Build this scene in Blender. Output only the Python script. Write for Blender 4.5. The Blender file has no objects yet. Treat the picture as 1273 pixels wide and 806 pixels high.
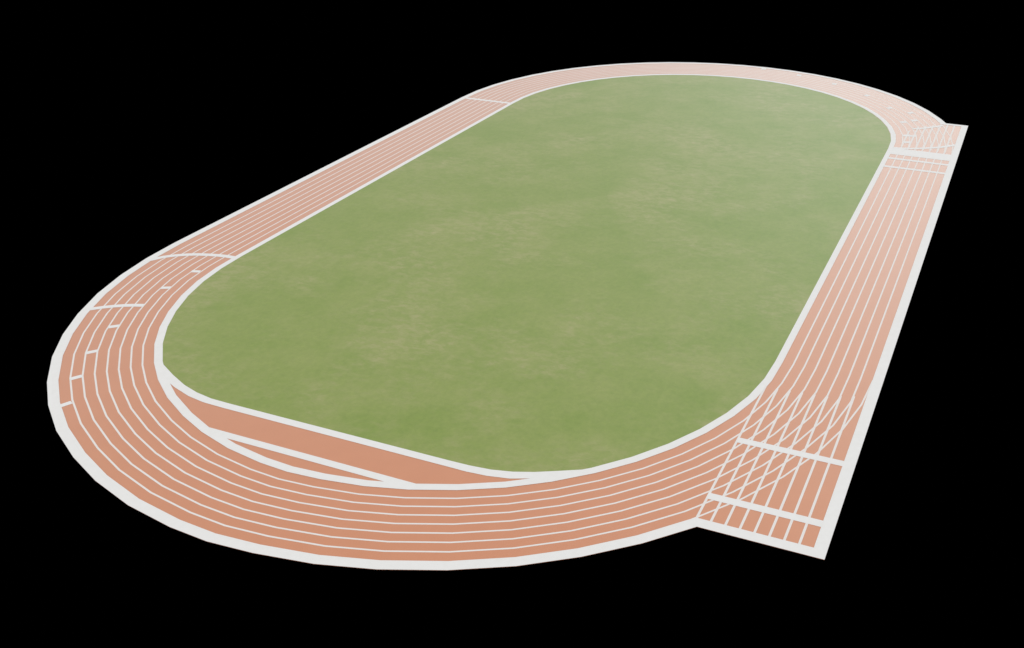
import bpy, math, random
random.seed(3)
S = bpy.context.scene
COL = S.collection

# ---------------------------------------------------------------- camera
AZ, PITCH = 0.39796, 0.48662
cam_d = bpy.data.cameras.new("camera"); cam = bpy.data.objects.new("camera", cam_d); COL.objects.link(cam)
cam.location = (-144.354, -58.428, 58.563)
cam.rotation_euler = (math.pi/2 - PITCH, 0, AZ - math.pi/2)
cam_d.sensor_width = 36; cam_d.lens = 1274.83/1273*36
cam_d.shift_x = -101.84/1273; cam_d.shift_y = 2.54/1273
cam_d.clip_start = 1; cam_d.clip_end = 3000
S.camera = cam

# ---------------------------------------------------------------- light
# a pale even dome above the horizon, nothing below it (the track stands in a black void)
W = bpy.data.worlds.new("World"); S.world = W; W.use_nodes = True
wn = W.node_tree.nodes; wl = W.node_tree.links; wn.clear()
tc = wn.new('ShaderNodeTexCoord'); sep = wn.new('ShaderNodeSeparateXYZ'); wl.new(tc.outputs['Generated'], sep.inputs[0])
ramp = wn.new('ShaderNodeValToRGB'); wl.new(sep.outputs['Z'], ramp.inputs[0])
ramp.color_ramp.elements[0].position = 0.0; ramp.color_ramp.elements[0].color = (0, 0, 0, 1)
ramp.color_ramp.elements[1].position = 0.03; ramp.color_ramp.elements[1].color = (1.0, 1.0, 1.04, 1)
bg = wn.new('ShaderNodeBackground'); bg.inputs['Strength'].default_value = 0.95
wl.new(ramp.outputs[0], bg.inputs['Color'])
wo = wn.new('ShaderNodeOutputWorld'); wl.new(bg.outputs[0], wo.inputs[0])

SUN_EL, SUN_AZ = math.radians(13), math.radians(2)     # beyond the far right end of the track
sd = bpy.data.lights.new("sun", 'SUN'); sd.energy = 0.66; sd.angle = math.radians(30); sd.color = (.82, .99, 1)
sun = bpy.data.objects.new("sun", sd); COL.objects.link(sun); sun.location = (0, 0, 80)
from mathutils import Vector
dirv = Vector((math.cos(SUN_EL)*math.cos(SUN_AZ), math.cos(SUN_EL)*math.sin(SUN_AZ), math.sin(SUN_EL)))
sun.rotation_euler = dirv.to_track_quat('Z', 'Y').to_euler()

S.view_settings.view_transform = 'Standard'; S.view_settings.look = 'None'
S.view_settings.exposure = 0.0; S.view_settings.gamma = 1.0
S.render.resolution_x, S.render.resolution_y = 1024, 648

# ---------------------------------------------------------------- materials
def new_mat(name):
    m = bpy.data.materials.new(name); m.use_nodes = True
    n = m.node_tree.nodes; return m, n, m.node_tree.links, n['Principled BSDF']
def noise(n, l, co, scale, detail=4, rough=.6, stretch=(1, 1, 1)):
    mp = n.new('ShaderNodeMapping'); mp.inputs['Scale'].default_value = stretch; l.new(co, mp.inputs[0])
    t = n.new('ShaderNodeTexNoise'); t.inputs['Scale'].default_value = scale
    t.inputs['Detail'].default_value = detail; t.inputs['Roughness'].default_value = rough
    l.new(mp.outputs[0], t.inputs['Vector']); return t.outputs[0]
def ramp2(n, l, fac, p0, c0, p1, c1):
    r = n.new('ShaderNodeValToRGB'); l.new(fac, r.inputs[0])
    e = r.color_ramp.elements; e[0].position, e[0].color = p0, (*c0, 1); e[1].position, e[1].color = p1, (*c1, 1)
    return r.outputs[0]
def mix(n, l, fac, a, b, mode='MIX'):
    m = n.new('ShaderNodeMix'); m.data_type = 'RGBA'; m.blend_type = mode
    if isinstance(fac, float): m.inputs[0].default_value = fac
    else: l.new(fac, m.inputs[0])
    l.new(a, m.inputs[6]); l.new(b, m.inputs[7]); return m.outputs[2]
def bump(n, l, b, h, strength, dist):
    u = n.new('ShaderNodeBump'); u.inputs['Strength'].default_value = strength; u.inputs['Distance'].default_value = dist
    l.new(h, u.inputs['Height']); l.new(u.outputs[0], b.inputs['Normal'])

def clay_material():
    m, n, l, b = new_mat("rubber_red")
    co = n.new('ShaderNodeTexCoord').outputs['Object']
    a = ramp2(n, l, noise(n, l, co, .35, 5), .3, (.665, .205, .070), .7, (.69, .217, .077))
    c = ramp2(n, l, noise(n, l, co, 9, 3, .7), .3, (.93, .93, .93), .7, (1, 1, 1))
    l.new(mix(n, l, 1.0, a, c, 'MULTIPLY'), b.inputs['Base Color'])
    b.inputs['Roughness'].default_value = .55; b.inputs['IOR'].default_value = 1.6
    b.inputs['Sheen Weight'].default_value = .9; b.inputs['Sheen Roughness'].default_value = .32
    b.inputs['Sheen Tint'].default_value = (.82, .98, 1, 1)
    b.inputs['Coat Weight'].default_value = .7; b.inputs['Coat IOR'].default_value = 1.5; b.inputs['Coat Roughness'].default_value = .55
    b.inputs['Coat Tint'].default_value = (.86, .99, 1, 1); b.inputs['Specular IOR Level'].default_value = .5
    bump(n, l, b, noise(n, l, co, 40, 2), .15, .01)
    return m
def paint_material(name, c0, c1):
    m, n, l, b = new_mat(name)
    co = n.new('ShaderNodeTexCoord').outputs['Object']
    c = ramp2(n, l, noise(n, l, co, 1.2, 5), .3, c0, .7, c1)
    l.new(c, b.inputs['Base Color']); b.inputs['Roughness'].default_value = .8; b.inputs['Specular IOR Level'].default_value = .15
    return m
def grass_material():
    m, n, l, b = new_mat("mown_grass")
    co = n.new('ShaderNodeTexCoord').outputs['Object']
    # rich and tired turf in broad soft areas, with finer mottling over them
    base = ramp2(n, l, noise(n, l, co, .11, 8, .68), .36, (.190, .270, .034), .66, (.247, .300, .064))
    mott = ramp2(n, l, noise(n, l, co, 1.3, 7, .78, (1, 1, 1)), .34, (.90, .92, .88), .66, (1.08, 1.06, 1.10))
    col = mix(n, l, 1.0, base, mott, 'MULTIPLY')
    # wispy dry blades, only where the turf is thin
    area = ramp2(n, l, noise(n, l, co, .045, 7, .66), .45, (.10, .10, .10), .62, (1, 1, 1))
    t = n.new('ShaderNodeTexNoise'); t.inputs['Scale'].default_value = .9; t.inputs['Detail'].default_value = 8
    t.inputs['Roughness'].default_value = .7; t.inputs['Distortion'].default_value = .25
    mp = n.new('ShaderNodeMapping'); mp.inputs['Rotation'].default_value = (0, 0, .5); mp.inputs['Scale'].default_value = (.9, .55, 1)
    l.new(co, mp.inputs[0]); l.new(mp.outputs[0], t.inputs['Vector'])
    wisp = ramp2(n, l, t.outputs[0], .44, (.18, .18, .18), .70, (.9, .9, .9))
    f = n.new('ShaderNodeMath'); f.operation = 'MULTIPLY'; l.new(area, f.inputs[0]); l.new(wisp, f.inputs[1])
    dry = n.new('ShaderNodeRGB'); dry.outputs[0].default_value = (.365, .345, .145, 1)
    l.new(mix(n, l, f.outputs[0], col, dry.outputs[0]), b.inputs['Base Color'])
    b.inputs['Roughness'].default_value = .6; b.inputs['Specular IOR Level'].default_value = .5
    b.inputs['Sheen Weight'].default_value = .2; b.inputs['Sheen Roughness'].default_value = .3
    bump(n, l, b, noise(n, l, co, 14, 4, .7), .2, .02)
    return m
CLAY, GRASS = clay_material(), grass_material()
PAINT = paint_material("white_line_paint", (.77, .76, .715), (.80, .79, .75))
THIN = paint_material("lane_line_paint", (.76, .72, .66), (.79, .755, .70))

# ---------------------------------------------------------------- mesh helpers
def link(name, verts, faces, mat, parent=None, label=None):
    me = bpy.data.meshes.new(name); me.from_pydata(verts, [], faces); me.update()
    me.materials.append(mat)
    o = bpy.data.objects.new(name, me); COL.objects.link(o)
    if parent: o.parent = parent
    if label: o['label'] = label
    return o
def ribbon(name, a, b, z, parent, closed=False, label=None, mat=None):
    """painted strip between two polylines of equal length, a on one side and b on the other"""
    n = len(a); v = [(x, y, z) for x, y in a] + [(x, y, z) for x, y in b]; f = []
    for i in range(n if closed else n-1):
        j = (i+1) % n; q = (i, j, n+j, n+i)
        p = [v[k] for k in q]
        ar = sum(p[k][0]*p[(k+1) % 4][1]-p[(k+1) % 4][0]*p[k][1] for k in range(4))
        f.append(q if ar > 0 else q[::-1])
    return link(name, v, f, mat or PAINT, parent, label)
def band(name, pts, w, z, parent, label=None):
    """strip of width w along an open polyline"""
    L, R = [], []
    for i, (x, y) in enumerate(pts):
        x0, y0 = pts[max(i-1, 0)]; x1, y1 = pts[min(i+1, len(pts)-1)]
        dx, dy = x1-x0, y1-y0; d = math.hypot(dx, dy); nx, ny = -dy/d*w/2, dx/d*w/2
        L.append((x+nx, y+ny)); R.append((x-nx, y-ny))
    return ribbon(name, L, R, z, parent, label=label)
def slab(name, outline, z0, z1, mat, parent=None, label=None):
    n = len(outline)
    ar = sum(outline[k][0]*outline[(k+1) % n][1]-outline[(k+1) % n][0]*outline[k][1] for k in range(n))
    if ar < 0: outline = outline[::-1]
    v = [(x, y, z1) for x, y in outline] + [(x, y, z0) for x, y in outline]
    f = [tuple(range(n)), tuple(range(2*n-1, n-1, -1))] + [(i, n+i, n+(i+1) % n, (i+1) % n) for i in range(n)]
    return link(name, v, f, mat, parent, label)

# ---------------------------------------------------------------- plan of the track (metres)
H = 42.195                                   # half a straight
RIM = 50.20                                  # outer rim of the outer border
# facets of the two bends: direction from the bend's centre and how far the facet corner stands off a true circle
NEAR = [(90, 1), (96.5, 1), (103, 1.001), (109.5, 1.002), (116.1, 1.0018), (122.3, 1.0016), (128.7, 1.001), (135.6, .9992),
        (141.7, .998), (148.3, .997), (155.2, .9960), (161.4, .9974), (168.2, .9996), (174.9, 1.0014), (179.9, 1.003),
        (185.3, 1.0008), (191.9, 1.0004), (198.2, .9994), (205, .9990), (211.6, .9998), (218, .9996), (224.4, .9996),
        (230.9, 1), (237.5, 1), (244, 1), (250.5, 1), (257, 1), (263.5, 1), (270, 1)]
FAR = [(270+180/27*i, 1) for i in range(28)]
def pol(side, deg, r):
    c = -H if side == 'near' else H
    return (c+r*math.cos(math.radians(deg)), r*math.sin(math.radians(deg)))
def gnear(deg):
    for (a, g), (b, h) in zip(NEAR, NEAR[1:]):
        if a <= deg <= b: return g+(h-g)*(deg-a)/(b-a)
    return 1
def loop(rb, ys, flare=0):
    """closed track outline: radius rb in the bends, offset ys on the straights"""
    p = []
    for tab, side in ((NEAR, 'near'), (FAR, 'far')):
        for i, (a, g) in enumerate(tab):
            t = min(1, min(i, len(tab)-1-i)/2)
            p.append(pol(side, a, (rb*t+ys*(1-t)+(flare if a in (257, 263.5) and side == 'near' else 0))*g))
    return p
def arc(side, a0, a1, r, w=None):
    tab = NEAR if side == 'near' else FAR
    r_ = (lambda a: r*gnear(a)) if side == 'near' else (lambda a: r)
    angs = [a0]+[a for a, _ in tab if a0+.4 < a < a1-.4]+[a1]
    return [pol(side, a, r_(a)) for a in angs]
LB = [39.10+1.25*k for k in range(9)]        # lane lines in the bends
LS = [38.86+1.272*k for k in range(9)]       # lane lines on the straights
CH = [38.42+1.335*k for k in range(9)]       # lane lines of the near chute

# ---------------------------------------------------------------- the track
T = bpy.data.objects.new("running_track", None); COL.objects.link(T)
T['label'] = "red eight lane running track with white lines, extended at both ends of one straight"
T['category'] = "running track"

# outline of the whole slab
XN, XF = -74.02, 62.15                       # ends of the two run-outs
def cut(side, r, x):                         # angle at which the bend of radius r meets the line X = x (home side)
    c = -H if side == 'near' else H
    a = math.degrees(math.acos((x-c)/r)); return 360-a
aN, aF = cut('near', RIM, XN), cut('far', RIM, XF)
outline = arc('near', 90, aN, RIM)
outline += [(XN, -RIM), (XF, -RIM)]
outline += arc('far', aF, 450, RIM)
slab("running_surface", outline, -.02, 0, CLAY, T)

ZL, ZC, ZM, ZS, ZB = .004, .008, .012, .016, .020
LW = .20
for k in range(1, 8):
    fl = .04*(k-3)
    ribbon("lane_line", loop(LB[k]-LW/2, LS[k]-LW/2, fl), loop(LB[k]+LW/2, LS[k]+LW/2, fl), ZL, T, closed=True, mat=THIN)
# the outermost lane line carried across the two run-outs
for side, a0, a1 in (('near', 230.2, 270), ('far', 270, 294)):
    ribbon("lane_line", arc(side, a0, a1, LB[8]-LW/2), arc(side, a0, a1, LB[8]+LW/2), ZL, T, mat=THIN)
# near run-out: straight lane lines for the sprints, each ending where it meets the bend's line
CW = .24
for k in range(0, 8):
    xe = -47.6
    if k:                                    # walk along the bend line until it comes level with the straight one
        path = loop(LB[k], LS[k], .04*(k-3))[:len(NEAR)]
        for (xa, ya), (xb, yb) in zip(path, path[1:]):
            if ya < 0 and -ya <= CH[k]-.05 <= -yb: xe = xa+(xb-xa)*(CH[k]-.05+ya)/(ya-yb)
            elif ya < 0 and max(-ya, -yb) < CH[k]-.05: xe = xb
        xe = min(xe, -46.4)
    ribbon("sprint_lane_line", [(-72.9, -CH[k]+CW/2), (xe, -CH[k]+CW/2)], [(-72.9, -CH[k]-CW/2), (xe, -CH[k]-CW/2)], ZC, T, mat=THIN)
# far run-out
for k in range(1, 8):
    r = LS[k]; xe = 61.1 if k > 5 else [0, 54.5, 58.0, 58.9, 60.0, 60.8][k]
    ribbon("sprint_lane_line", [(43.2, -r+.16), (xe, -r+.16)], [(43.2, -r-.16), (xe, -r-.16)], ZC, T, mat=THIN)

# borders
ribbon("inner_border", loop(38.18, 38.06), loop(39.12, 38.90), ZB, T, closed=True)
o1, o2 = 49.05, RIM
ob = arc('near', 90, aN, o2); ib = arc('near', 90, cut('near', o1, XN+1.2), o1)
def straight_pts(n, a, b): return [(a[0]+(b[0]-a[0])*i/n, a[1]+(b[1]-a[1])*i/n) for i in range(n+1)]
def resample(p, n):
    d = [0]
    for a, b in zip(p, p[1:]): d.append(d[-1]+math.dist(a, b))
    out, j = [], 0
    for i in range(n+1):
        t = d[-1]*i/n
        while j < len(p)-2 and d[j+1] < t: j += 1
        u = (t-d[j])/(d[j+1]-d[j]); out.append((p[j][0]+(p[j+1][0]-p[j][0])*u, p[j][1]+(p[j+1][1]-p[j][1])*u))
    return out
near_o = [p for p in ob[:-1]]+[ob[-1]]
near_i = arc('near', 90, aN, o1)[:-1]+[ib[-1]]
far_o = arc('far', aF, 450, o2)
far_i = [pol('far', cut('far', o1, XF-1.1), o1)]+arc('far', aF, 450, o1)[1:]
outer = near_o+[(XN, -RIM), (XF, -RIM)]+far_o
inner = near_i+[(XN+1.2, -49.03), (XF-1.1, -49.03)]+far_i
ribbon("outer_border", outer, inner, ZB, T, closed=True)

# cross lines of the home straight
def cross(name, x0, x1, y0, y1, label=None, z=ZM):
    return ribbon(name, [(x0, y0), (x1, y0)], [(x0, y1), (x1, y1)], z, T, label=label)
cross("start_line", -59.80, -58.87, -38.36, -49.1)
cross("start_line", -69.78, -68.82, -38.32, -49.1)
cross("finish_line", 38.9, 42.65, -38.8, -49.1, "broad white finish line")
cross("cross_line", 36.15, 37.05, -38.8, -49.1)
cross("cross_line", 31.4, 32.3, -38.8, -49.1)
# back straight
cross("cross_line", 41.5, 42.42, 38.8, 49.1)
# curved start lines
CURVE = [(-42.95, 38.7), (-43.0, 40.0), (-43.2, 41.2), (-43.55, 42.6), (-44.1, 44.3), (-44.75, 45.6), (-45.6, 46.9), (-46.6, 48.0), (-48.4, 49.15)]
band("curved_start_line", CURVE, .85, ZS, T)
band("curved_start_line", [(42.75, -38.9), (43.0, -40.4), (43.6, -42.3), (44.5, -43.9), (45.5, -45.6), (46.4, -46.8), (47.4, -47.8), (48.8, -49.1)], .85, ZS, T)
NG = [(113.5, 42.8), (113.45, 44.1), (113.5, 45.3), (113.75, 46.6), (114.1, 47.9), (114.6, 49.2)]
band("curved_start_line", [pol('near', a, r) for a, r in NG], .8, ZS, T)
FG = [(289.0, 42.85), (289.1, 44.1), (289.6, 45.3), (290.3, 46.6), (291.0, 47.9), (291.8, 49.15)]
band("curved_start_line", [pol('far', a, r) for a, r in FG], .8, ZS, T)
# staggered start marks, one lane wide each
def mark(side, lane, deg, w=.75):
    r0, r1 = LB[lane-1]+.02, LB[lane]-.02; a0, a1 = deg, deg+.3
    band("stagger_mark", [pol(side, a0, r0), pol(side, (a0+a1)/2, (r0+r1)/2), pol(side, a1, r1)], w, ZM, T)
for lane, deg in ((2, 98.9), (3, 106.35), (5, 120.65), (6, 128.5), (7, 135.6), (8, 142.3)): mark('near', lane, deg, .7)
for lane, deg in ((2, 276.6), (3, 282.4), (2, 282.4), (3, 294.6), (4, 307.7), (5, 320.4), (6, 333.8), (7, 346), (8, 357), (5, 295.9), (6, 302.4)): mark('far', lane, deg, 1.1)

# the D at the near end: lawn cut square, two chord lines over bare surface
TOP = [(-69.80, 26.45), (-71.4, 23.35), (-72.6, 20.65), (-73.3, 18.3), (-73.68, 16.0), (-73.74, 13.5),
       (-73.74, -13.5), (-73.70, -15.6), (-73.50, -17.85), (-73.0, -19.95), (-72.22, -21.92), (-71.2, -23.9), (-69.78, -26.55)]
BOT = [(-70.5, 26.5), (-72.2, 24.2), (-73.4, 21.3), (-74.25, 18.6), (-74.62, 16.3), (-74.70, 13.5),
       (-74.70, -13.5), (-74.72, -15.8), (-74.55, -18.0), (-74.1, -20.2), (-73.1, -22.5), (-72.3, -24.3), (-70.5, -26.6)]
ribbon("chord_line", TOP, BOT, ZS, T, label="white line along the square cut end of the lawn")
ribbon("chord_line", [(-78.20, 13.2), (-78.25, -13.2)], [(-79.12, 10.6), (-79.14, -10.6)], ZS, T)

# ---------------------------------------------------------------- the lawn
g = []
lawnR = 38.12
for a, k in NEAR:
    if a < 135: g.append(pol('near', a, (lawnR+.18 if a > 96 else lawnR)*k))
g += TOP
for a, k in NEAR:
    if a > 225.5: g.append(pol('near', a, (lawnR+.18 if a < 264 else lawnR)*k))
g += [pol('far', a, lawnR) for a, _ in FAR]
G = slab("grass_infield", g, .001, .012, GRASS, None, "green mown grass filling the inside of the running track, with paler dry patches")
G['kind'] = 'stuff'; G['category'] = 'grass field'
